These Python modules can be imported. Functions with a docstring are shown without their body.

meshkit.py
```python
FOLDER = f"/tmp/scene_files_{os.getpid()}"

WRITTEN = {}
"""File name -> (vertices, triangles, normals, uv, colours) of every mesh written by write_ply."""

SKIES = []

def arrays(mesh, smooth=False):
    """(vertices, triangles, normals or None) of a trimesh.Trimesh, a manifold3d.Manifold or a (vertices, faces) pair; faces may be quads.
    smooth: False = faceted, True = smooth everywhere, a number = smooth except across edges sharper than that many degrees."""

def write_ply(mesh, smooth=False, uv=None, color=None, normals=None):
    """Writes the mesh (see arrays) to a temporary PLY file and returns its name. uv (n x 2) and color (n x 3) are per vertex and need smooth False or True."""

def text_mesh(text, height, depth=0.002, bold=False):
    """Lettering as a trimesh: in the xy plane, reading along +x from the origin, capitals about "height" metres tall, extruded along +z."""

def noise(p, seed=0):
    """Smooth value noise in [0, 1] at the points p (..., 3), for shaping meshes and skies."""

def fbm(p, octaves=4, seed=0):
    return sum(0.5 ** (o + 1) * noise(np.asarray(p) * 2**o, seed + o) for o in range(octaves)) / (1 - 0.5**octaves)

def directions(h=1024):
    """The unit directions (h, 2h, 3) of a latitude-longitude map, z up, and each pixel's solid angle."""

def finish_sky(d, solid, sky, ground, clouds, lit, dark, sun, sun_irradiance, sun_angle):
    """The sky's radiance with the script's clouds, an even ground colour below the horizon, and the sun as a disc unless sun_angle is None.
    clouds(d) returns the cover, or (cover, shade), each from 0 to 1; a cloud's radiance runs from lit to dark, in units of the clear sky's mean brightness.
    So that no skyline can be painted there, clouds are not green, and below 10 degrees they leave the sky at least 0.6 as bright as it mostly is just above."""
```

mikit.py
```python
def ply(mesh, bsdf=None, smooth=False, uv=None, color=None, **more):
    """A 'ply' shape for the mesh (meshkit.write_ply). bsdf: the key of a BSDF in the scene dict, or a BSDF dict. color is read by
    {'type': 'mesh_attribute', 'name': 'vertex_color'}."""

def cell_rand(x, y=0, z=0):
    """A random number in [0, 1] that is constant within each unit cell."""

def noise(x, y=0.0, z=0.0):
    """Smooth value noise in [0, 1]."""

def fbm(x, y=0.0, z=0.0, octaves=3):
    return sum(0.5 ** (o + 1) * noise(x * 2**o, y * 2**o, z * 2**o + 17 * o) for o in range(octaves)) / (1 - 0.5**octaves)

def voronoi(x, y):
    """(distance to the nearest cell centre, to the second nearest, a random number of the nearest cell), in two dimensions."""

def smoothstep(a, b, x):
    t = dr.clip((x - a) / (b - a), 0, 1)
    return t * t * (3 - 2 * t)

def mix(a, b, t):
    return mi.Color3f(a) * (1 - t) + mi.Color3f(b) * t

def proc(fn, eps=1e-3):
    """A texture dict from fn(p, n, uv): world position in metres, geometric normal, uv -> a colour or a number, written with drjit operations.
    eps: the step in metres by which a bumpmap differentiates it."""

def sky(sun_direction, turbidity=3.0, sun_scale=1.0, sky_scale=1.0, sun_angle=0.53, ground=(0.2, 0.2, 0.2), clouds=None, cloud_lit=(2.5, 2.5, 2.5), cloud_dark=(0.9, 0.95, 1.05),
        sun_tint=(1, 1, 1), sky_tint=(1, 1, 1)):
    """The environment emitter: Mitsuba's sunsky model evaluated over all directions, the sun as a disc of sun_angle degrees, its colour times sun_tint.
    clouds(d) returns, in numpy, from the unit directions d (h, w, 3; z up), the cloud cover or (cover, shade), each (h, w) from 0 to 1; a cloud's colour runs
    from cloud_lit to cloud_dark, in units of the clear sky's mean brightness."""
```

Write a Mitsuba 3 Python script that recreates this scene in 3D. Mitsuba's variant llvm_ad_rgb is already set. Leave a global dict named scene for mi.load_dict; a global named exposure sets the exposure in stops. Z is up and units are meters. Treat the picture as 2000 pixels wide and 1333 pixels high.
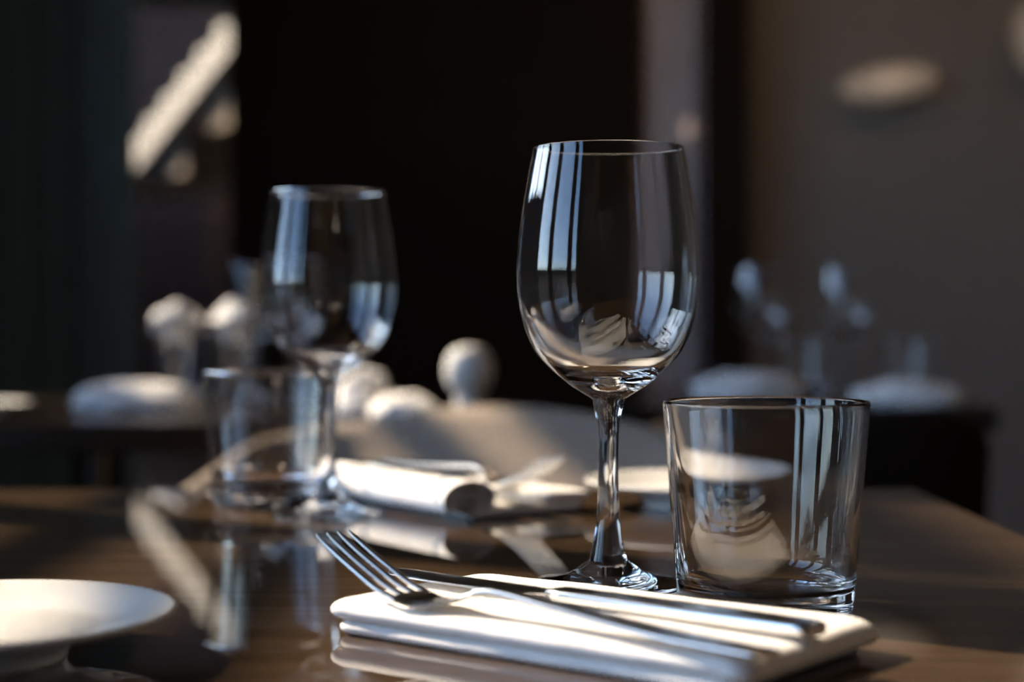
import math
import numpy as np, trimesh, shapely.geometry as sg
import drjit as dr, mitsuba as mi, mikit, meshkit
from mikit import proc, fbm, noise, mix, smoothstep

T = mi.ScalarTransform4f
scene, labels = {}, {}

# ------------------------------------------------------------------ camera, sky, sun, exposure
TT = 0.75                       # height of the table tops
EYE = TT + 0.123
PITCH = math.atan(47.5 / 3280)
exposure = 2.0
DIM = 2.0 ** -exposure        # the lights are set for exposure 0
scene['camera'] = {'type': 'thinlens', 'fov': math.degrees(2 * math.atan(1000 / 3280)), 'fov_axis': 'x',
                   'aperture_radius': 0.0064, 'focus_distance': 0.722, 'near_clip': 0.02, 'far_clip': 200.0,
                   'to_world': T().look_at(origin=[0, 0, EYE], target=[0, math.cos(PITCH), EYE - math.sin(PITCH)], up=[0, 0, 1])}
SA, SE = -0.60, 0.80            # the sunlight travels along (1, SA, -SE)
SUN_SCALE, SKY_SCALE = 9.5, 33.0
scene['sky'] = mikit.sky((-1, -SA, SE), turbidity=3.0, sun_scale=SUN_SCALE * DIM, sky_scale=SKY_SCALE * DIM, sun_angle=0.9, ground=(0.12, 0.11, 0.10),
                         sun_tint=(0.97, 0.99, 1.04), sky_tint=(0.94, 0.98, 1.06))


# ------------------------------------------------------------------ materials
def mat(name, d, two=True):
    scene[name] = {'type': 'twosided', 'nested': d} if two else d
    return name


def rgb(*c):
    return {'type': 'rgb', 'value': list(c)}


def diffuse(name, c):
    return mat(name, {'type': 'diffuse', 'reflectance': rgb(*c) if isinstance(c, tuple) else c})


def wood_fn(p, n, uv):
    g = fbm(p.x * 9, p.y * 130, p.z * 60, 4)
    f = noise(p.x * 60, p.y * 900, p.z * 300)
    c = mix((0.122, 0.080, 0.049), (0.152, 0.102, 0.063), smoothstep(0.25, 0.75, g))
    return c * (0.95 + 0.10 * f)


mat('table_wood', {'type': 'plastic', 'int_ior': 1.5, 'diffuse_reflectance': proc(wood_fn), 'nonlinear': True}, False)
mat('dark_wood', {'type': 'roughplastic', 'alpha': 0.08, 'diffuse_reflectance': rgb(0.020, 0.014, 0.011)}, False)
mat('glass', {'type': 'dielectric', 'int_ior': 1.52, 'ext_ior': 1.0}, False)
mat('pane_glass', {'type': 'thindielectric', 'int_ior': 1.5}, False)
mat('tinted_glass', {'type': 'thindielectric', 'int_ior': 1.5, 'specular_transmittance': rgb(0.70, 0.72, 0.74)}, False)
mat('steel', {'type': 'principled', 'base_color': rgb(0.78, 0.77, 0.75), 'metallic': 1.0, 'roughness': 0.16, 'specular': 0.5})
mat('porcelain', {'type': 'plastic', 'int_ior': 1.5, 'diffuse_reflectance': rgb(0.82, 0.81, 0.78), 'nonlinear': False}, False)


def weave_fn(p, n, uv):
    return 0.5 * (dr.sin(uv.x * 6200) + dr.sin(uv.y * 6200)) * 0.00006


mat('linen', {'type': 'bumpmap', 'arbitrary': proc(weave_fn, 0.0001), 'scale': 1.0,
              'nested': {'type': 'diffuse', 'reflectance': rgb(0.84, 0.82, 0.79)}})


def rib_fn(p, n, uv):
    return 0.0007 * dr.sin(p.z * (2 * math.pi / 0.0052))


def chair_fn(p, n, uv):
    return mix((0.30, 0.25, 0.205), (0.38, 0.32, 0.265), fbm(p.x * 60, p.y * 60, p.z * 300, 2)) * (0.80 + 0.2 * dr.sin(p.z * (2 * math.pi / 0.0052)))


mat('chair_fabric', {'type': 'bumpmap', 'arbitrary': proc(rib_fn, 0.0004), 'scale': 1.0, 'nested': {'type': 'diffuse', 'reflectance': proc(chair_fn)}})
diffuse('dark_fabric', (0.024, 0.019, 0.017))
diffuse('black_panel', (0.030, 0.020, 0.013))
mat('blue_panel', {'type': 'roughplastic', 'alpha': 0.3, 'diffuse_reflectance': rgb(0.22, 0.36, 0.44)}, False)


def taupe_fn(p, n, uv):
    return mix((0.30, 0.25, 0.21), (0.34, 0.285, 0.24), fbm(p.x * 3, p.y * 3, p.z * 2, 3))


diffuse('taupe_plaster', proc(taupe_fn))
diffuse('mauve_cloth', (0.72, 0.60, 0.57))
diffuse('pale_stone', (0.84, 0.81, 0.77))
diffuse('tan_plaster', (0.42, 0.355, 0.30))
diffuse('brown_plaster', (0.14, 0.10, 0.09))
diffuse('ceiling_paint', (0.62, 0.58, 0.53))


def floor_fn(p, n, uv):
    return mix((0.06, 0.043, 0.034), (0.10, 0.073, 0.056), fbm(p.x * 2, p.y * 25, 0, 3))


mat('floor_wood', {'type': 'roughplastic', 'alpha': 0.25, 'diffuse_reflectance': proc(floor_fn)}, False)
diffuse('frame_paint', (0.018, 0.017, 0.016))
diffuse('paving', (0.062, 0.052, 0.047))
diffuse('hedge_green', (0.03, 0.045, 0.02))
mat('white_ceramic', {'type': 'plastic', 'int_ior': 1.5, 'diffuse_reflectance': rgb(0.80, 0.78, 0.73)}, False)
diffuse('lamp_body', (0.6, 0.5, 0.4))


# ------------------------------------------------------------------ mesh helpers
def key_for(name, parent=None):
    base = f'{parent}__{name}' if parent else name
    k, i = base, 0
    while k in scene or k in labels:
        i += 1
        k = f'{base}_{i:03d}'
    return k


def obj(name, mesh, bsdf, parent=None, smooth=False, M=None, label=None, cat=None, group=None, kind=None, uv=None, **more):
    k = key_for(name, parent)
    d = mesh if isinstance(mesh, dict) else mikit.ply(mesh, bsdf, smooth, uv=uv, **more)
    scene[k] = {**d, 'to_world': M} if M is not None else d
    tag(k, label, cat, group, kind)
    return k


def tag(k, label=None, cat=None, group=None, kind=None):
    e = {a: b for a, b in (('label', label), ('category', cat), ('group', group), ('kind', kind)) if b}
    if e:
        labels[k] = {**labels.get(k, {}), **e}


def thing(name, label, cat, group=None):
    k = key_for(name)
    labels[k] = {'label': label, 'category': cat}
    if group:
        labels[k]['group'] = group
    return k


def struct(name, mesh, bsdf, parent=None, **kw):
    return obj(name, mesh, bsdf, parent, kind=None if parent else 'structure', **kw)


def box(x0, x1, y0, y1, z0, z1, bevel=0.0):
    if bevel:
        import manifold3d as m3
        pts = [[x + sx * 0, y, z] for x in (x0, x1) for y in (y0, y1) for z in (z0, z1) for sx in (0,)]
        P = []
        for x in (x0, x1):
            for y in (y0, y1):
                for z in (z0, z1):
                    ax, ay, az = (bevel if x == x0 else -bevel), (bevel if y == y0 else -bevel), (bevel if z == z0 else -bevel)
                    P += [[x, y + ay, z + az], [x + ax, y, z + az], [x + ax, y + ay, z]]
        return trimesh.convex.convex_hull(np.array(P))
    m = trimesh.creation.box((x1 - x0, y1 - y0, z1 - z0))
    m.apply_translation(((x0 + x1) / 2, (y0 + y1) / 2, (z0 + z1) / 2))
    return m


def cat(*ms):
    return trimesh.util.concatenate(list(ms))


def spline(pts, n):
    """Monotone-ish resampling of a profile by PCHIP over its chord length."""
    from scipy.interpolate import PchipInterpolator
    p = np.asarray(pts, float)
    s = np.r_[0, np.cumsum(np.hypot(*np.diff(p, axis=0).T))]
    t = np.linspace(0, s[-1], n)
    return np.c_[PchipInterpolator(s, p[:, 0])(t), PchipInterpolator(s, p[:, 1])(t)]


def lathe(profile, n=96):
    p = np.asarray(profile, float)
    a = np.arange(n) * 2 * np.pi / n
    v = np.stack([p[:, 0, None] * np.cos(a), p[:, 0, None] * np.sin(a), np.repeat(p[:, 1, None], n, 1)], -1).reshape(-1, 3)
    k, j = np.meshgrid(np.arange(len(p) - 1), np.arange(n), indexing='ij')
    q = np.stack([k * n + j, k * n + (j + 1) % n, (k + 1) * n + (j + 1) % n, (k + 1) * n + j], -1).reshape(-1, 4)
    f = np.vstack([q[:, [0, 1, 2]], q[:, [0, 2, 3]]])
    m = trimesh.Trimesh(v, f, process=False)
    e = m.area_faces > 1e-16
    m.update_faces(e)
    return m


def loft(rings, cap=True):
    """Closed tube through rings (k, m, 3), outward if each ring runs counter-clockwise seen from its end."""
    r = np.asarray(rings, float)
    k, m = r.shape[:2]
    v = r.reshape(-1, 3)
    i, j = np.meshgrid(np.arange(k - 1), np.arange(m), indexing='ij')
    q = np.stack([i * m + j, i * m + (j + 1) % m, (i + 1) * m + (j + 1) % m, (i + 1) * m + j], -1).reshape(-1, 4)
    f = [q[:, [0, 1, 2]], q[:, [0, 2, 3]]]
    if cap:
        v = np.vstack([v, r[0].mean(0), r[-1].mean(0)])
        jj = np.arange(m)
        f.append(np.stack([(jj + 1) % m, jj, np.full(m, k * m)], -1))
        f.append(np.stack([(k - 1) * m + jj, (k - 1) * m + (jj + 1) % m, np.full(m, k * m + 1)], -1))
    t = trimesh.Trimesh(v, np.vstack(f), process=False)
    if t.volume < 0:
        t.invert()
    return t


def bar(cx, cy, cz, w, t, m=14, power=2.6):
    """Loft along x: centre line (cx, cy, cz), widths w (along y) and thicknesses t (along z), a rounded section."""
    a = np.arange(m) * 2 * np.pi / m
    c, s = np.cos(a), np.sin(a)
    sx, sz = np.sign(c) * np.abs(c) ** (2 / power), np.sign(s) * np.abs(s) ** (2 / power)
    rings = [np.c_[np.full(m, x), y + sx * ww / 2, z + sz * tt / 2] for x, y, z, ww, tt in zip(cx, cy, cz, w, t)]
    return loft(rings)


def interp(x, xs, ys):
    from scipy.interpolate import PchipInterpolator
    return PchipInterpolator(xs, ys)(x)


def at(x, y, z=TT, deg=0.0):
    return T().translate([x, y, z]).rotate([0, 0, 1], deg)


# ------------------------------------------------------------------ the room
struct('floor', cat(box(-1.7, 3.2, -2.7, 4.9, -0.12, 0.0), box(-2.0, 3.2, 4.9, 8.0, -0.12, 0.0), box(-5.2, 3.2, 8.0, 17.0, -0.12, 0.0)), 'floor_wood')
struct('ceiling', box(-1.72, 3.2, -2.7, 4.9, 2.75, 2.85), 'ceiling_paint')
struct('ceiling_hall', cat(box(-2.0, 3.2, 4.9, 8.0, 6.2, 6.3), box(-5.2, 3.2, 8.0, 17.0, 6.2, 6.3)), 'ceiling_paint')
WX = -1.5
SILL, HEAD = 0.30, TT + 1.62
SILLS = (SILL, 1.36)
WINS = ((-1.05, 1.12), (1.22, 3.22))
struct('wall_left', cat(*[box(WX - 0.2, WX, a, b, 0, 2.75) for a, b in ((-2.7, -1.05), (1.12, 1.22), (3.22, 4.9))],
                        *[box(WX - 0.2, WX, a, b, z0, z1) for (a, b), sill in zip(WINS, SILLS) for z0, z1 in ((0, sill), (HEAD, 2.75))]), 'frame_paint')
struct('wall_back', box(-1.7, 3.2, -2.8, -2.7, 0, 2.75), 'taupe_plaster')
struct('wall_right', box(3.1, 3.2, -2.7, 17.0, 0, 6.2), 'taupe_plaster')
struct('wall_hall_left', cat(box(-5.3, -5.2, 8.0, 12.2, 0, 6.2), box(-2.0, -1.9, 4.9, 8.0, 0, 6.2), box(-5.3, -1.9, 7.9, 8.0, 0, 6.2), box(-5.3, -5.2, 15.2, 17.0, 0, 6.2), box(-5.3, -5.2, 12.2, 15.2, 0, 3.3),
                             box(-5.3, -5.2, 12.2, 15.2, 5.9, 6.2)), 'frame_paint')
struct('wall_hall_back', box(-5.2, 3.2, 16.9, 17.0, 0, 6.2), 'brown_plaster')
struct('wall_hall_front', cat(box(-2.0, WX - 0.2, 4.8, 4.9, 0, 6.2), box(WX - 0.2, 3.2, 4.8, 4.9, 2.75, 6.2)), 'black_panel')

# the window wall: posts, glazing bars and panes
POSTS = (((-1.05, -1.0), (-0.60, -0.38), (0.38, 0.58), (1.07, 1.12)), ((1.22, 1.26), (1.78, 1.83), (2.24, 2.30), (2.75, 2.79), (3.18, 3.22)))
BARS = ((1.26, 1.78, ((0.996, 1.034), (1.105, 1.136))), (1.83, 2.24, ((0.996, 1.034), (1.345, 1.41))), (2.30, 2.75, ((1.105, 1.160), (1.245, 1.395))), (2.79, 3.18, ((0.805, 0.855), (1.40, 1.43))))
for k, posts in enumerate(POSTS):
    w = f'window_{k + 1}'
    labels[w] = {'kind': 'structure'}
    for y0, y1 in posts:
        obj('post', box(WX - 0.12, WX - 0.04, y0, y1, SILLS[k], HEAD), 'frame_paint', w)
    for (_, y0), (y1, _) in zip(posts[:-1], posts[1:]):
        r = trimesh.Trimesh([[WX - 0.09, y0, SILLS[k]], [WX - 0.09, y1, SILLS[k]], [WX - 0.09, y1, HEAD], [WX - 0.09, y0, HEAD]], [[0, 1, 2], [0, 2, 3]], process=False)
        obj('pane', r, 'tinted_glass' if k == 0 else 'pane_glass', w)
for y0, y1, bars in BARS:
    for lo, hi in bars:
        obj('glazing_bar', box(WX - 0.03, WX - 0.005, y0, y1, TT + lo, TT + hi), 'frame_paint', 'window_2')
struct('ground', box(-60, -1.72, -60, 60, -0.30, -0.22), 'paving')
hm = trimesh.creation.box((1.2, 60, 1.4)).subdivide().subdivide().subdivide().subdivide()
hv = hm.vertices.copy()
hm.vertices = hv + (meshkit.noise(hv * 1.3, 3)[:, None] - 0.5) * np.array([0.8, 0.2, 1.1])
hm.apply_translation((-22, 0, 0.45))
obj('hedge', hm, 'hedge_green', label='low dark hedge beyond the terrace outside the window', cat='hedge')

# background partition: blue screen, black wall, black post, taupe wall
PY = 4.50
struct('wall_screen', box(WX, -1.02, PY - 0.03, PY + 0.05, 0, 2.75), 'blue_panel')
for i in range(4):
    obj('panel', box(WX + 0.01 + i * 0.112, WX + 0.109 + i * 0.112, PY - 0.055 - 0.006 * (i % 2), PY - 0.03, 0.02, 2.74, 0.006), 'blue_panel', 'wall_screen')
struct('wall_middle', box(-0.755, 0.345, PY, PY + 0.08, 0, 2.75), 'black_panel')
struct('trim_1', box(0.518, 0.628, PY - 0.05, PY + 0.10, 0, 2.75), 'black_panel')
struct('wall_taupe', box(0.62, 3.1, PY + 0.10, PY + 0.18, 0, 2.75), 'taupe_plaster')

# curtain in the gap right of the black wall
yy = []
xs = np.linspace(0.30, 0.56, 90)
front = np.c_[xs, PY + 0.04 + 0.010 * np.sin(xs * 150) + 0.004 * np.sin(xs * 77)]
poly = sg.LineString(front).buffer(0.002)
cm = trimesh.creation.extrude_polygon(poly, 2.05, engine='earcut')
cm.apply_translation((0, 0, 0.68))
obj('curtain', cm, 'mauve_cloth', label='dim mauve curtain hanging in the gap beside the black wall', cat='curtain')

# staircase in the hall behind, in the sun of the high window
st = thing('staircase', 'sunlit pale staircase rising behind the dark wall at the left', 'staircase')
SX0, SY0, SDEG = -2.27, 12.0, -50.0          # a point of the flight and the direction it runs in, seen from above
sdx, sdy = math.cos(math.radians(SDEG)), math.sin(math.radians(SDEG))
S_M = T().translate([SX0, SY0, 0]).rotate([0, 0, 1], SDEG)
RUN, RISE, S0, Z0 = 0.26, 0.138, -0.72, 2.215    # first step in view
for i in range(-2, 8):
    a, z = S0 + i * RUN, Z0 + i * RISE
    obj('step', box(a, a + RUN + 0.03, 0.0, 1.1, z - 0.14, z + RISE, 0.012), 'pale_stone', st, M=S_M)
a0, z0, a1, z1 = S0 - 2 * RUN, Z0 - 2 * RISE, S0 + 8 * RUN, Z0 + 8 * RISE
poly = sg.Polygon([(a0, z0 - 0.18), (a0, z0 + 0.02), (a1, z1 + 0.02), (a1, z1 - 0.18)])
sm = trimesh.creation.extrude_polygon(poly, 0.06, engine='earcut')
sm.apply_transform(np.array([[1, 0, 0, 0], [0, 0, -1, 0.03], [0, 1, 0, 0], [0, 0, 0, 1.0]]))
obj('stringer', sm, 'pale_stone', st, M=S_M)
obj('support', box(-0.90, -0.20, 0.05, 0.5, 1.90, 2.25, 0.01), 'tan_plaster', st, M=S_M)
obj('support', box(0.10, 0.75, 0.05, 0.5, 2.19, 2.55, 0.01), 'tan_plaster', st, M=S_M)
struct('column_1', box(-2.62, -2.30, 14.4, 14.8, 0, 2.2), 'brown_plaster')
struct('beam_1', box(-2.4, -1.1, 9.0, 9.2, 2.56, 2.8), 'blue_panel')


# wall lamps on the taupe wall
def wall_lamp(px, py, w, h, rad, y, label):
    k = y / 3280.0
    t = thing('wall_lamp', label, 'lamp', None)
    x, z = (px - 1000) * k, EYE + (619 - py) * k
    for name, f, d_, g in (('shade', 1.0, 0.022, 0.34), ('inner_shade', 0.55, 0.032, 0.80)):
        s = trimesh.creation.icosphere(3, 1.0)
        s.apply_scale((w / 2 * f, d_, h / 2 * f))
        obj(name, s, 'lamp_body', t, True, T().translate([x, y - 0.045, z]).rotate([0, 1, 0], -8), emitter={'type': 'area', 'radiance': rgb(*(DIM * g * v for v in rad))})
    obj('bracket', box(x - w * 0.3, x + w * 0.3, y - 0.03, y - 0.001, z - h * 0.25, z + h * 0.25, 0.004), 'frame_paint', t)


wall_lamp(1728, 168, 0.26, 0.095, (0.30, 0.215, 0.15), PY + 0.10, 'warm oval wall lamp glowing on the taupe wall')
wall_lamp(2010, 85, 0.12, 0.20, (0.17, 0.115, 0.07), PY + 0.10, 'warm wall lamp at the right edge of the picture')
wall_lamp(1338, 258, 0.075, 0.085, (0.44, 0.30, 0.235), PY + 0.10, 'small warm lamp in front of the mauve curtain')


# recessed warm downlights in the ceiling
def downlight(x, y, L, label):
    t = thing('ceiling_light', label, 'ceiling light')
    e = lathe([(0.05, 0.0), (0.0, 0.0)], 32)
    if e.face_normals[0][2] > 0:
        e.invert()
    obj('lamp', e, 'lamp_body', t, M=at(x, y, 2.742), emitter={'type': 'area', 'radiance': rgb(DIM * L, DIM * L * 0.70, DIM * L * 0.47)})
    obj('frame', lathe([(0.05, 0.008), (0.051, 0.0), (0.068, 0.0), (0.07, 0.008)], 32), 'frame_paint', t, 40, at(x, y, 2.741))


downlight(1.00, 3.7, 62, 'recessed warm ceiling light nearest the curtain, washing the taupe wall')
downlight(1.95, 3.7, 62, 'recessed warm ceiling light washing the far right of the taupe wall')
downlight(0.44, 3.9, 50, 'recessed warm ceiling light in front of the mauve curtain')
downlight(1.70, 0.60, 110, 'recessed warm ceiling light over the right side of the room')
downlight(1.70, -1.20, 110, 'recessed warm ceiling light behind the camera on the right')


# ------------------------------------------------------------------ tables
def table(name, x0, x1, y0, y1, top_mat, label, th=0.034, bevel=0.004):
    t = thing(name, label, 'table')
    obj('tabletop', box(x0, x1, y0, y1, TT - th, TT, bevel), top_mat, t)
    cx, cy = (x0 + x1) / 2, (y0 + y1) / 2
    obj('pedestal', lathe([(0, 0.015), (0.04, 0.015), (0.035, 0.05), (0.035, TT - th), (0, TT - th)], 32), 'dark_wood', t, 40, at(cx, cy, 0))
    obj('base', lathe([(0, 0.001), (0.26, 0.001), (0.265, 0.008), (0.2, 0.015), (0, 0.018)], 48), 'dark_wood', t, 40, at(cx, cy, 0))
    return t


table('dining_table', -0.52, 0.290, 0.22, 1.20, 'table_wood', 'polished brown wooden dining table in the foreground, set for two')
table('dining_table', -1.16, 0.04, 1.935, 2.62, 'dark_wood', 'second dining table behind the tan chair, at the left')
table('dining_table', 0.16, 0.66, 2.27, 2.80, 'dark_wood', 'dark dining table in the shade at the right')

# ------------------------------------------------------------------ glassware
PXR = 0.767 / 3280


def zz(y):
    return (1145 - y) * PXR


BOWL = [(30, 780), (50, 768), (67, 757.5), (105, 727), (142, 687), (166, 632), (177.5, 579), (180.3, 530), (177, 479), (169, 414), (158, 349), (147, 291)]
bo = spline([(r * PXR, zz(y)) for r, y in BOWL], 70)
TOP = zz(289)
rim = [(bo[-1, 0] - 0.0001, TOP - 0.00010), (bo[-1, 0] - 0.0005, TOP + 0.0001), (bo[-1, 0] - 0.0009, TOP - 0.00010)]
inner_r = []
tan = np.gradient(bo, axis=0)
tan /= np.linalg.norm(tan, axis=1, keepdims=True)
thick = np.interp(bo[:, 1], [zz(770), zz(720), zz(620), zz(450), zz(290)], [0.0050, 0.0026, 0.0016, 0.0012, 0.0010])
ins = bo - thick[:, None] * np.c_[tan[:, 1], -tan[:, 0]]
ins = ins[(ins[:, 0] > 0.010) & (bo[:, 1] > zz(745))][::-1]
ins_bottom = [(0.0075, ins[-1, 1] - 0.0016), (0.004, ins[-1, 1] - 0.0022), (0.0, ins[-1, 1] - 0.0024)]
bowl_profile = np.vstack([bo, rim, ins, ins_bottom])
STEM = [(37, 1095), (29.5, 1060), (25, 1035), (22, 1008), (20.5, 960), (19.6, 900), (20.2, 860), (23, 822), (28, 795), (29.6, 786), (30, 780)]
stem_profile = spline([(r * PXR, zz(y)) for r, y in STEM], 50)
BASE = [(0.0, 0.0016), (0.020, 0.0013), (0.031, 0.0005), (0.0335, 0.0002), (0.0350, 0.0009), (0.0346, 0.0018), (0.030, 0.0028), (0.0215, 0.0044), (0.0165, 0.0062), (0.0128, 0.0088), (37 * PXR, zz(1095))]
base_profile = np.vstack([spline(BASE[:6], 30), spline(BASE[5:], 30)[1:]])
WINE = {k: mikit.ply(lathe(p, 160), 'glass', True) for k, p in (('bowl', bowl_profile), ('stem', stem_profile), ('base', base_profile))}
low = bo[bo[:, 1] <= zz(700)]
lip = low[-1]
lens = np.array([lip * (1 - s) + np.array([0.0, zz(752)]) * s for s in np.linspace(0, 1, 16)])
lens[:, 1] = zz(752) + (lip[1] - zz(752)) * (lens[:, 0] / lip[0]) ** 2.2
a = np.linspace(0, 2 * np.pi, 13)[::-1]
ring = np.c_[bo[-1, 0] + 0.0006 * np.sin(a), bo[-1, 1] + 0.0006 * np.cos(a)]
WINE_SMALL = {'bowl': mikit.ply(lathe(bo[bo[:, 1] >= zz(702)], 80), 'pane_glass', True), 'rim': mikit.ply(lathe(ring[::-1], 80), 'glass', True),
              'stem': mikit.ply(cat(lathe(np.vstack([stem_profile, low[1:]]), 64), lathe(lens, 64)), 'glass', 50), 'base': mikit.ply(lathe(base_profile, 64), 'glass', True)}


def wine_glass(x, y, label, group=None, hi=True):
    t = thing('wine_glass', label, 'wine glass', group)
    for k, d in (WINE if hi else WINE_SMALL).items():
        obj(k, d, None, t, M=at(x, y, TT))
    return t


def tumbler_parts(r0=0.0368, r1=0.0433, h=0.0880, tb=0.0085, tw=0.0024, n=128):
    out0 = spline([(0, 0.0022), (r0 * 0.6, 0.0018), (r0 - 0.006, 0.0006), (r0 - 0.0035, 0.0002), (r0 - 0.001, 0.0008), (r0, 0.0030)], 36)
    out1 = np.array([(r0 + (r1 - r0) * s, 0.003 + (h - 0.0045) * s) for s in np.linspace(0, 1, 24)])
    a = np.linspace(0, np.pi, 9)[1:]
    rimp = np.c_[r1 - tw / 2 + tw / 2 * np.cos(a), h - 0.0015 + 0.0012 * np.sin(a)]
    top = np.array([r1 - tw, h - 0.0015])
    low = np.array([r0 + 0.0004 - tw - 0.0006, tb + 0.008])
    in1 = np.array([top + (low - top) * s for s in np.linspace(0, 1, 20)[1:]])
    b = np.linspace(0, np.pi / 2, 12)[1:]
    rr = 0.008
    cor = np.c_[low[0] - rr + rr * np.cos(b), low[1] - rr * np.sin(b)]
    bot = np.array([(low[0] - rr, tb), (0.015, tb - 0.0003), (0, tb - 0.0004)])[1:]
    split = 8
    wall = np.vstack([out1[2:], rimp, in1])
    base = np.vstack([out0, out1[1:3]])
    inner = np.vstack([in1[-1:], cor, bot])
    return {'wall': lathe(wall, n), 'base': cat(lathe(base, n), lathe(inner, n))}


TUMB = {k: mikit.ply(m, 'glass', 50) for k, m in tumbler_parts().items()}


def thin_tumbler(r0=0.0368, r1=0.0433, h=0.0880, tb=0.0085, n=72):
    out0 = spline([(0, 0.0022), (r0 * 0.6, 0.0018), (r0 - 0.006, 0.0006), (r0 - 0.0035, 0.0002), (r0 - 0.001, 0.0008), (r0, 0.0030)], 30)
    ze = tb + 0.014
    re = r0 + (r1 - r0) * (ze - 0.003) / (h - 0.003)
    out1 = np.array([(r0 + (re - r0) * s, 0.003 + (ze - 0.003) * s) for s in np.linspace(0, 1, 12)])[1:]
    inn = np.array([(re * math.cos(b) ** 0.55, ze - (ze - tb) * math.sin(b) ** 0.9) for b in np.linspace(0, np.pi / 2, 18)])
    inn[-1, 0] = 0
    wall = np.array([(re + (r1 - re) * s, ze + (h - 0.001 - ze) * s) for s in np.linspace(0, 1, 20)])
    a = np.linspace(0, 2 * np.pi, 13)[::-1]
    ring = np.c_[r1 + 0.0012 * np.sin(a), h - 0.0012 + 0.0012 * np.cos(a)]
    return {'wall': mikit.ply(lathe(wall, n), 'pane_glass', True), 'rim': mikit.ply(lathe(ring[::-1], n), 'glass', True),
            'base': mikit.ply(cat(lathe(np.vstack([out0, out1]), n), lathe(inn, n)), 'glass', 40)}


TUMB_THIN = thin_tumbler()
HIGH = thin_tumbler(0.032, 0.0400, 0.105, 0.010)


def tumbler(x, y, label, parts=TUMB, name='tumbler', group=None):
    t = thing(name, label, 'glass', group)
    for k, d in parts.items():
        obj(k, d, None, t, M=at(x, y, TT))
    return t


wine_glass(0.0440, 0.767, 'clear stemmed wine glass in sharp focus behind the near napkin')
tumbler(0.1068, 0.7065, 'short clear glass tumbler to the right of the sharp wine glass')
wine_glass(-0.1133, 1.035, 'blurred stemmed wine glass beside the far tumbler and napkin', hi=False)
tumbler(-0.1580, 1.098, 'blurred clear tumbler at the left, just behind the blurred wine glass', TUMB_THIN)


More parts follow.
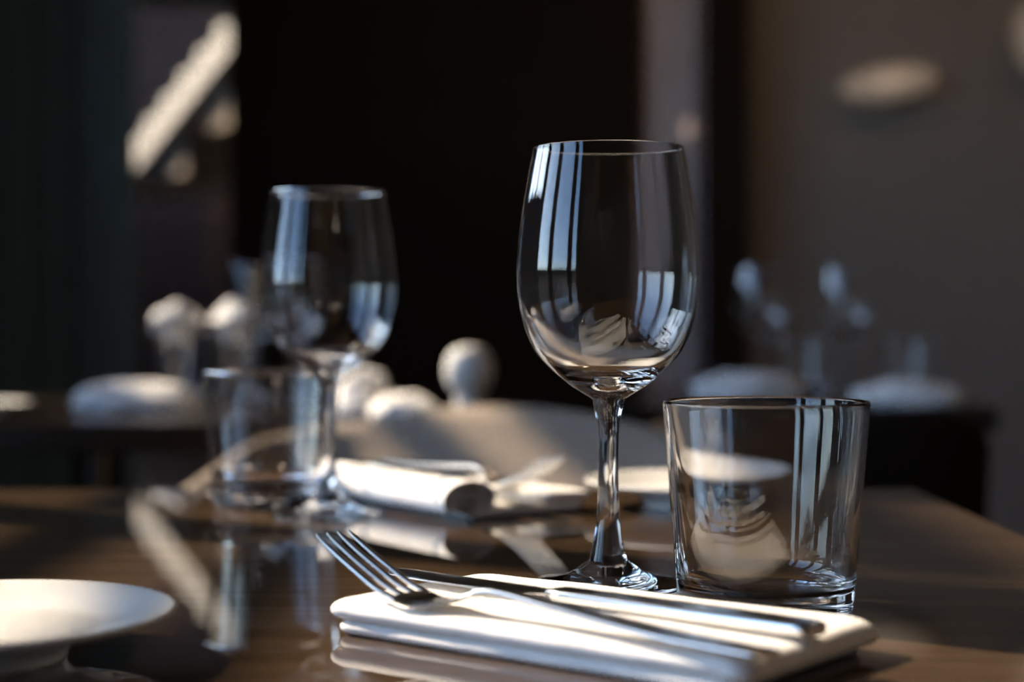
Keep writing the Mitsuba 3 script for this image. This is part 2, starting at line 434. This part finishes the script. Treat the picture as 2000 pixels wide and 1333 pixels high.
# ------------------------------------------------------------------ plates
def plate_mesh(R=0.0695, H=0.0185, n=128):
    under = spline([(0, 0.0024), (0.026, 0.0024), (0.0275, 0.0004), (0.030, 0.0004), (0.0315, 0.0040), (0.048, 0.0118), (R - 0.001, H - 0.0022), (R, H - 0.0010)], 50)
    top = spline([(R, H - 0.0010), (R - 0.0012, H), (R - 0.004, H - 0.0005), (0.057, H - 0.0028), (0.049, H - 0.0052), (0.040, H - 0.0068), (0, H - 0.0072)], 50)[1:]
    return lathe(np.vstack([under, top]), n)


PLATE = mikit.ply(plate_mesh(), 'porcelain', 45)


def plate(x, y, label, s=1.0, z=TT):
    return obj('side_plate', PLATE, None, M=T().translate([x, y, z]).scale(s), label=label, cat='plate')


plate(-0.1905, 0.598, 'white side plate at the near left edge of the foreground table')
plate(0.1165, 1.083, 'blurred white side plate behind the tumbler on the foreground table')


# ------------------------------------------------------------------ napkins
def pad(L, W, t, rc=0.006, amp=0.0006, seed=0, droop=0.0, n=240):
    """A soft slab: rounded outline, half-round edges, gentle waves. Returns (mesh, uv); it stands on z = 0."""
    o = sg.box(-L / 2 + rc, -W / 2 + rc, L / 2 - rc, W / 2 - rc).buffer(rc, quad_segs=10).exterior
    s = np.linspace(0, o.length, n, endpoint=False)
    out = np.array([o.interpolate(v).coords[0] for v in s])
    r = t / 2
    rings = []
    for a in np.linspace(-90, 90, 15):
        e = r * 1.5 * (1 - math.cos(math.radians(a)))
        rings.append((e, 0, r + r * math.sin(math.radians(a))))
    E = rings[-1][0]
    allr = [(E, f, 0.0) for f in np.linspace(1, 0, 26)[:-1]] + rings + [(E, f, t) for f in np.linspace(0, 1, 40)[1:]]
    V = []
    for e, f, z in allr:
        q = out * np.array([(L / 2 - e) / (L / 2), (W / 2 - e) / (W / 2)]) * (1 - f)
        V.append(np.c_[q, np.full(n, z)])
    V = np.array(V)
    P = V.reshape(-1, 3)
    wob = (meshkit.fbm(np.c_[P[:, 0] * 26, P[:, 1] * 26, np.full(len(P), seed * 3.1)], 3) - 0.5) * 2 * amp
    edge = (meshkit.noise(np.c_[P[:, 0] * 60, P[:, 1] * 60, np.full(len(P), 9 + seed)]) - 0.5) * 2 * amp
    P = P.copy()
    P[:, 2] += wob * np.clip(P[:, 2] / t, 0, 1)
    P[:, 1] += edge * 0.8
    if droop:
        d = np.clip((P[:, 0] - L / 2 + 0.016) / 0.016, 0, 1) ** 2
        P[:, 2] -= droop * d
    m = loft(P.reshape(V.shape), cap=False)
    return m, P[:, :2].copy()


def napkin_at(x, y, deg, z=0.0):
    return T().translate([x, y, TT + z]).rotate([0, 0, 1], deg)


U = np.array([0.785, -0.619])
ANG = math.degrees(math.atan2(U[1], U[0]))
nap = thing('napkin', 'white folded linen napkin in the foreground carrying the sharp fork and knife', 'napkin')
m, uv = pad(0.178, 0.094, 0.0052, amp=0.0005, seed=1)
obj('lower_fold', m, 'linen', nap, True, napkin_at(0.0300, 0.630, ANG, 0.0003), uv=uv)
m, uv = pad(0.190, 0.099, 0.0078, rc=0.008, amp=0.0007, seed=2, droop=0.0022)
obj('upper_fold', m, 'linen', nap, True, napkin_at(0.0312, 0.6308, ANG, 0.0053), uv=uv)

far = thing('napkin', 'blurred white napkin rolled at one side beside the far wine glass', 'napkin')
FANG = math.degrees(math.atan2(-0.82, 0.57))
fu = np.array([math.cos(math.radians(FANG)), math.sin(math.radians(FANG))])
fv = np.array([-fu[1], fu[0]])
F0 = np.array([-0.034, 1.004])


def fpos(u, v):
    return F0 - fu * u + fv * v


c = fpos(0.075, 0.054)
m, uv = pad(0.150, 0.090, 0.0075, amp=0.0012, seed=4)
obj('fold', m, 'linen', far, True, napkin_at(c[0], c[1], FANG, 0.0003), uv=uv)
c = fpos(0.060, 0.086)
m, uv = pad(0.120, 0.040, 0.0060, amp=0.0014, seed=6)
obj('fold', m, 'linen', far, True, napkin_at(c[0], c[1], FANG, 0.0070), uv=uv)
th = np.linspace(0.6, 5.2 * np.pi, 200)
rad = 0.0016 + 0.0097 * th / th[-1]
sp = sg.LineString(np.c_[rad * np.cos(th) * 1.75, rad * np.sin(th)]).buffer(0.00128)
m = trimesh.creation.extrude_polygon(sp, 0.165, engine='earcut')
m.apply_transform(np.array([[0, 0, 1, -0.0825], [1, 0, 0, 0], [0, 1, 0, 0.0122], [0, 0, 0, 1.0]]))
c = fpos(0.0825, 0.012)
obj('roll', m, 'linen', far, 40, napkin_at(c[0], c[1], FANG, 0.0004))


# ------------------------------------------------------------------ cutlery
def fork_parts():
    x = np.linspace(0.0, 0.150, 60)
    w = interp(x, [0, 0.004, 0.03, 0.085, 0.118, 0.134, 0.144, 0.150], [0.010, 0.0135, 0.0135, 0.0095, 0.0062, 0.0085, 0.0170, 0.0205])
    z = interp(x, [0, 0.03, 0.09, 0.120, 0.135, 0.150], [0.0022, 0.0028, 0.0072, 0.0092, 0.0056, 0.0018])
    t = interp(x, [0, 0.03, 0.10, 0.125, 0.150], [0.0026, 0.0032, 0.0034, 0.0036, 0.0018])
    y = np.zeros_like(x)
    a, b = x <= 0.128, x >= 0.1255
    parts = {'handle': [bar(x[a], y[a], z[a], w[a], t[a])]}
    zt = lambda v: interp(v, [0.135, 0.145, 0.152, 0.165, 0.185, 0.205], [0.0056, 0.0026, 0.0018, 0.0042, 0.0128, 0.0236])
    xh = np.linspace(0.127, 0.162, 24)
    wh = interp(xh, [0.127, 0.134, 0.143, 0.150, 0.162], [0.0072, 0.0090, 0.0168, 0.0208, 0.0222])
    parts['head'] = [bar(xh, 0 * xh, np.where(xh < 0.135, interp(np.minimum(xh, 0.15), [0, 0.03, 0.09, 0.120, 0.135, 0.150], [0.0022, 0.0028, 0.0072, 0.0092, 0.0056, 0.0018]), zt(np.maximum(xh, 0.135))), wh, 0.0022 - 0 * xh)]
    parts['tine'] = []
    for k in range(4):
        xt = np.linspace(0.160, 0.205, 26)
        y0 = (k - 1.5) * 0.0061
        wt = interp(xt, [0.160, 0.166, 0.195, 0.202, 0.205], [0.0038, 0.0031, 0.0024, 0.0019, 0.0008])
        tt = interp(xt, [0.160, 0.195, 0.205], [0.0022, 0.0020, 0.0009])
        parts['tine'].append(bar(xt, y0 * (1 - 0.06 * (xt - 0.16) / 0.045), zt(xt), wt, tt, 10, 2.2))
    return {k: [mikit.ply(m, 'steel', 50) for m in v] for k, v in parts.items()}


def knife_parts():
    x = np.linspace(0, 0.118, 40)
    w = interp(x, [0, 0.003, 0.03, 0.095, 0.112, 0.118], [0.012, 0.0145, 0.0150, 0.0125, 0.0115, 0.0070])
    t = interp(x, [0, 0.003, 0.05, 0.112, 0.118], [0.0045, 0.0056, 0.0058, 0.0054, 0.0028])
    h = bar(x, 0 * x, 0.0032 + 0 * x, w, t, 18, 3.2)
    x = np.linspace(0.1165, 0.206, 44)
    w = interp(x, [0.1165, 0.122, 0.13, 0.17, 0.196, 0.203, 0.206], [0.0075, 0.011, 0.016, 0.0185, 0.0165, 0.010, 0.003])
    y = interp(x, [0.1165, 0.13, 0.17, 0.196, 0.206], [0, 0.001, 0.002, 0.0005, -0.003])
    t = interp(x, [0.1165, 0.13, 0.206], [0.0026, 0.0017, 0.0010])
    b = bar(x, y, 0.0032 + 0 * x, w, t, 16, 2.2)
    return {'handle': [mikit.ply(h, 'steel', 50)], 'blade': [mikit.ply(b, 'steel', 50)]}


FORK, KNIFE = fork_parts(), knife_parts()


def cutlery(name, parts, M, label, category):
    t = thing(name, label, category)
    for k, ds in parts.items():
        for d in ds:
            obj(k, d, None, t, M=M)


def along(hx, hy, dx, dy, z, pitch=0.0, roll=0.0):
    return T().translate([hx, hy, TT + z]).rotate([0, 0, 1], math.degrees(math.atan2(dy, dx))).rotate([0, 1, 0], -pitch).rotate([1, 0, 0], roll)


cutlery('fork', FORK, along(0.0830, 0.532, -0.753, 0.658, 0.0135), 'steel fork with raised tines on the near white napkin', 'fork')
cutlery('knife', KNIFE, along(0.1040, 0.570, -0.757, 0.653, 0.0133), 'steel knife lying behind the fork on the near napkin', 'knife')
h = fpos(0.200, 0.069)
cutlery('fork', FORK, along(h[0], h[1], fu[0], fu[1], 0.0175, -1.5), 'blurred steel fork lying on the far white napkin', 'fork')
h = fpos(0.178, 0.046)
cutlery('knife', KNIFE, along(h[0], h[1], fu[0], fu[1], 0.0155, -2.0), 'blurred steel knife between the roll and the fork on the far napkin', 'knife')


# ------------------------------------------------------------------ tub chairs
def tub_parts(a=0.272, b=0.12, flat=0.45, lean0=0.09, top=0.782, arm=0.665, seat=0.45, th=0.045, fabric='chair_fabric'):
    """Back towards +y, opening towards -y; origin on the floor under the middle of the seat."""
    ph = np.radians(np.linspace(-112, 112, 141))
    path = np.c_[a * np.sign(np.sin(ph)) * np.abs(np.sin(ph)) ** flat, b * np.sign(np.cos(ph)) * np.abs(np.cos(ph)) ** flat]
    sl = np.r_[0, np.cumsum(np.hypot(*np.diff(path, axis=0).T))]
    tt = np.linspace(0, sl[-1], 91)
    path = np.c_[np.interp(tt, sl, path[:, 0]), np.interp(tt, sl, path[:, 1])]
    for _ in range(4):
        path[1:-1] = 0.25 * path[:-2] + 0.5 * path[1:-1] + 0.25 * path[2:]
    tan_ = np.gradient(path, axis=0)
    nrm = np.c_[-tan_[:, 1], tan_[:, 0]] / np.linalg.norm(tan_, axis=1, keepdims=True)
    rings = []
    for pt, dirv, w in zip(path, nrm, np.abs(2 * tt / tt[-1] - 1)):
        zt = top - (top - arm) * min(1.0, w / 0.97) ** 2.4
        zb = seat - 0.10
        sec = []
        hs = np.linspace(0, 1, 10)
        lean = lean0 * max(0.0, dirv[1])
        for u in hs:                                       # inner face upwards
            z = zb + (zt - th / 2 - zb) * u
            sec.append((-th / 2 + lean * u, z))
        for v in np.linspace(180, 0, 9)[1:-1]:
            sec.append((lean + th / 2 * math.cos(math.radians(v)), zt - th / 2 + th / 2 * math.sin(math.radians(v))))
        for u in hs[::-1]:
            z = zb + (zt - th / 2 - zb) * u
            sec.append((th / 2 + lean * u, z))
        rings.append([(pt[0] + o * dirv[0], pt[1] + o * dirv[1], z) for o, z in sec])
    back = loft(rings)
    seat_m = trimesh.creation.extrude_polygon(sg.Point(0, 0).buffer(0.182, quad_segs=24), 0.11, engine='earcut')
    seat_m.apply_translation((0, -0.01, seat - 0.08))
    legs = []
    for sx, sy in ((-1, -1), (1, -1), (-1, 1), (1, 1)):
        xs_, ys_ = sx * 0.14, sy * 0.13
        legs.append(bar([0, 0.37], [0, 0], [0, 0], [0.028, 0.042], [0.028, 0.042], 12, 3))
        R = trimesh.transformations.rotation_matrix(-math.pi / 2, (0, 1, 0))
        legs[-1].apply_transform(R)
        legs[-1].apply_translation((xs_, ys_, 0.0))
    return {'backrest': [mikit.ply(back, fabric, 50)], 'seat': [mikit.ply(seat_m, fabric, 40)], 'leg': [mikit.ply(l, 'dark_wood', 50) for l in legs]}


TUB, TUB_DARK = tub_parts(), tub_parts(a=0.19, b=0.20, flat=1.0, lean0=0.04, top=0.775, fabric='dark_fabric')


def chair(x, y, deg, parts, label):
    t = thing('tub_chair', label, 'chair')
    for k, ds in parts.items():
        for d in ds:
            obj(k, d, None, t, M=T().translate([x, y, 0]).rotate([0, 0, 1], deg))


chair(-0.140, 1.555, -47, TUB, 'tan ribbed tub chair striped with sunlight at the far side of the foreground table')
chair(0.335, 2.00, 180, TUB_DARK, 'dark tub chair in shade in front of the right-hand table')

# ------------------------------------------------------------------ second table: settings
plate(-0.66, 2.05, 'small side plate at the far left of the background table, beside the low folded napkin', 1.05)
for x, y, l in ((-0.470, 2.22, 'tall clear tumbler holding a napkin, leftmost on the left background table'),
                (-0.390, 2.24, 'tall clear tumbler holding a napkin, right of the leftmost tall tumbler')):
    tumbler(x, y + 0.14, l, HIGH, 'tall_tumbler')
wine_glass(-0.388, 2.52, 'blurred bluish wine glass behind the tall tumblers on the left table', hi=False)
wine_glass(-0.300, 2.30, 'blurred wine glass left of the two crumpled napkins on the back table', hi=False)


def crumple(sx, sy, sz, seed):
    s = trimesh.creation.icosphere(4, 1.0)
    v = s.vertices
    v = v * (1 + 0.5 * (meshkit.fbm(v * 1.6 + seed, 3) - 0.5)[:, None])
    v[:, 2] = np.where(v[:, 2] < -0.25, -0.25 + 0.05 * (v[:, 2] + 0.25), v[:, 2]) + 0.29
    s.vertices = v * np.array([sx, sy, sz])
    s.vertices[:, 2] -= s.vertices[:, 2].min()
    return s


def mound(x, y, mesh, label, deg=0):
    m = mesh.copy()
    m.apply_translation((0, 0, 0.0004))
    obj('napkin', m, 'linen', None, True, at(x, y, TT, deg), label=label, cat='napkin', uv=np.array(m.vertices)[:, :2])


mound(-0.130, 2.02, crumple(0.040, 0.05, 0.024, 3), 'crumpled white napkin beside the white shaker on the back table', 15)
mound(-0.185, 2.10, crumple(0.034, 0.05, 0.045, 8), 'folded napkin standing behind the crumpled one on the back table')

mound(-0.494, 2.20, crumple(0.082, 0.065, 0.030, 21), 'low folded white napkin at the left end of the background table', 5)
for x, seed, l in ((-0.470, 31, 'pale napkin tucked into the leftmost tall tumbler'), (-0.390, 37, 'pale napkin tucked into the second tall tumbler')):
    m = crumple(0.037, 0.040, 0.044, seed)
    m.vertices[:, :2] *= np.interp(m.vertices[:, 2], [0, 0.022, 0.03, 0.06], [0.40, 0.50, 1.10, 0.9])[:, None]
    m.apply_translation((0, 0, 0.086))
    obj('napkin', m, 'linen', None, True, at(x, 2.36, TT), label=l, cat='napkin', uv=np.array(m.vertices)[:, :2])

sh = thing('salt_shaker', 'white round-topped shaker standing on the table behind the tan chair', 'shaker')
HX, HY = -0.0505, 1.985
obj('cap', lathe(spline([(0.0185, 0.034), (0.0265, 0.045), (0.0292, 0.060), (0.0270, 0.074), (0.018, 0.085), (0.008, 0.0885), (0, 0.089)], 40), 48), 'white_ceramic', sh, True, at(HX, HY))
obj('body', lathe(spline([(0, 0.0004), (0.022, 0.0004), (0.0225, 0.004), (0.0175, 0.016), (0.0165, 0.026), (0.0185, 0.034)], 30), 48), 'white_ceramic', sh, 50, at(HX, HY))

# ------------------------------------------------------------------ right table: settings in shade
mound(0.345, 2.45, crumple(0.085, 0.06, 0.034, 12), 'folded white napkin in shade at the left of the right-hand table', 10)
mound(0.560, 2.38, crumple(0.080, 0.06, 0.026, 15), 'folded white napkin in shade at the right end of the right-hand table', -12)
wine_glass(0.385, 2.60, 'faint wine glass at the left of the shaded right-hand table', hi=False)
wine_glass(0.520, 2.62, 'faint wine glass nearer the right end of the shaded table', hi=False)
tumbler(0.445, 2.56, 'faint tumbler between the two wine glasses on the shaded table', TUMB_THIN)
tumbler(0.615, 2.60, 'faint tumbler at the right of the shaded table glasses', TUMB_THIN)

# what belongs together
for part, g in (('faint wine', 'wine glasses on the shaded table'), ('faint tumbler', 'tumblers on the shaded table'),
                ('tall clear tumbler', 'tall tumblers on the left background table'), ('recessed warm ceiling light', 'recessed ceiling lights'), ('pale napkin tucked', 'napkins tucked into the tall tumblers')):
    for e in labels.values():
        if part in e.get('label', ''):
            e.setdefault('group', g)
for part, g in (('in shade at the', 'napkins on the shaded right-hand table'),):
    for e in labels.values():
        if part in e.get('label', ''):
            e.setdefault('group', g)
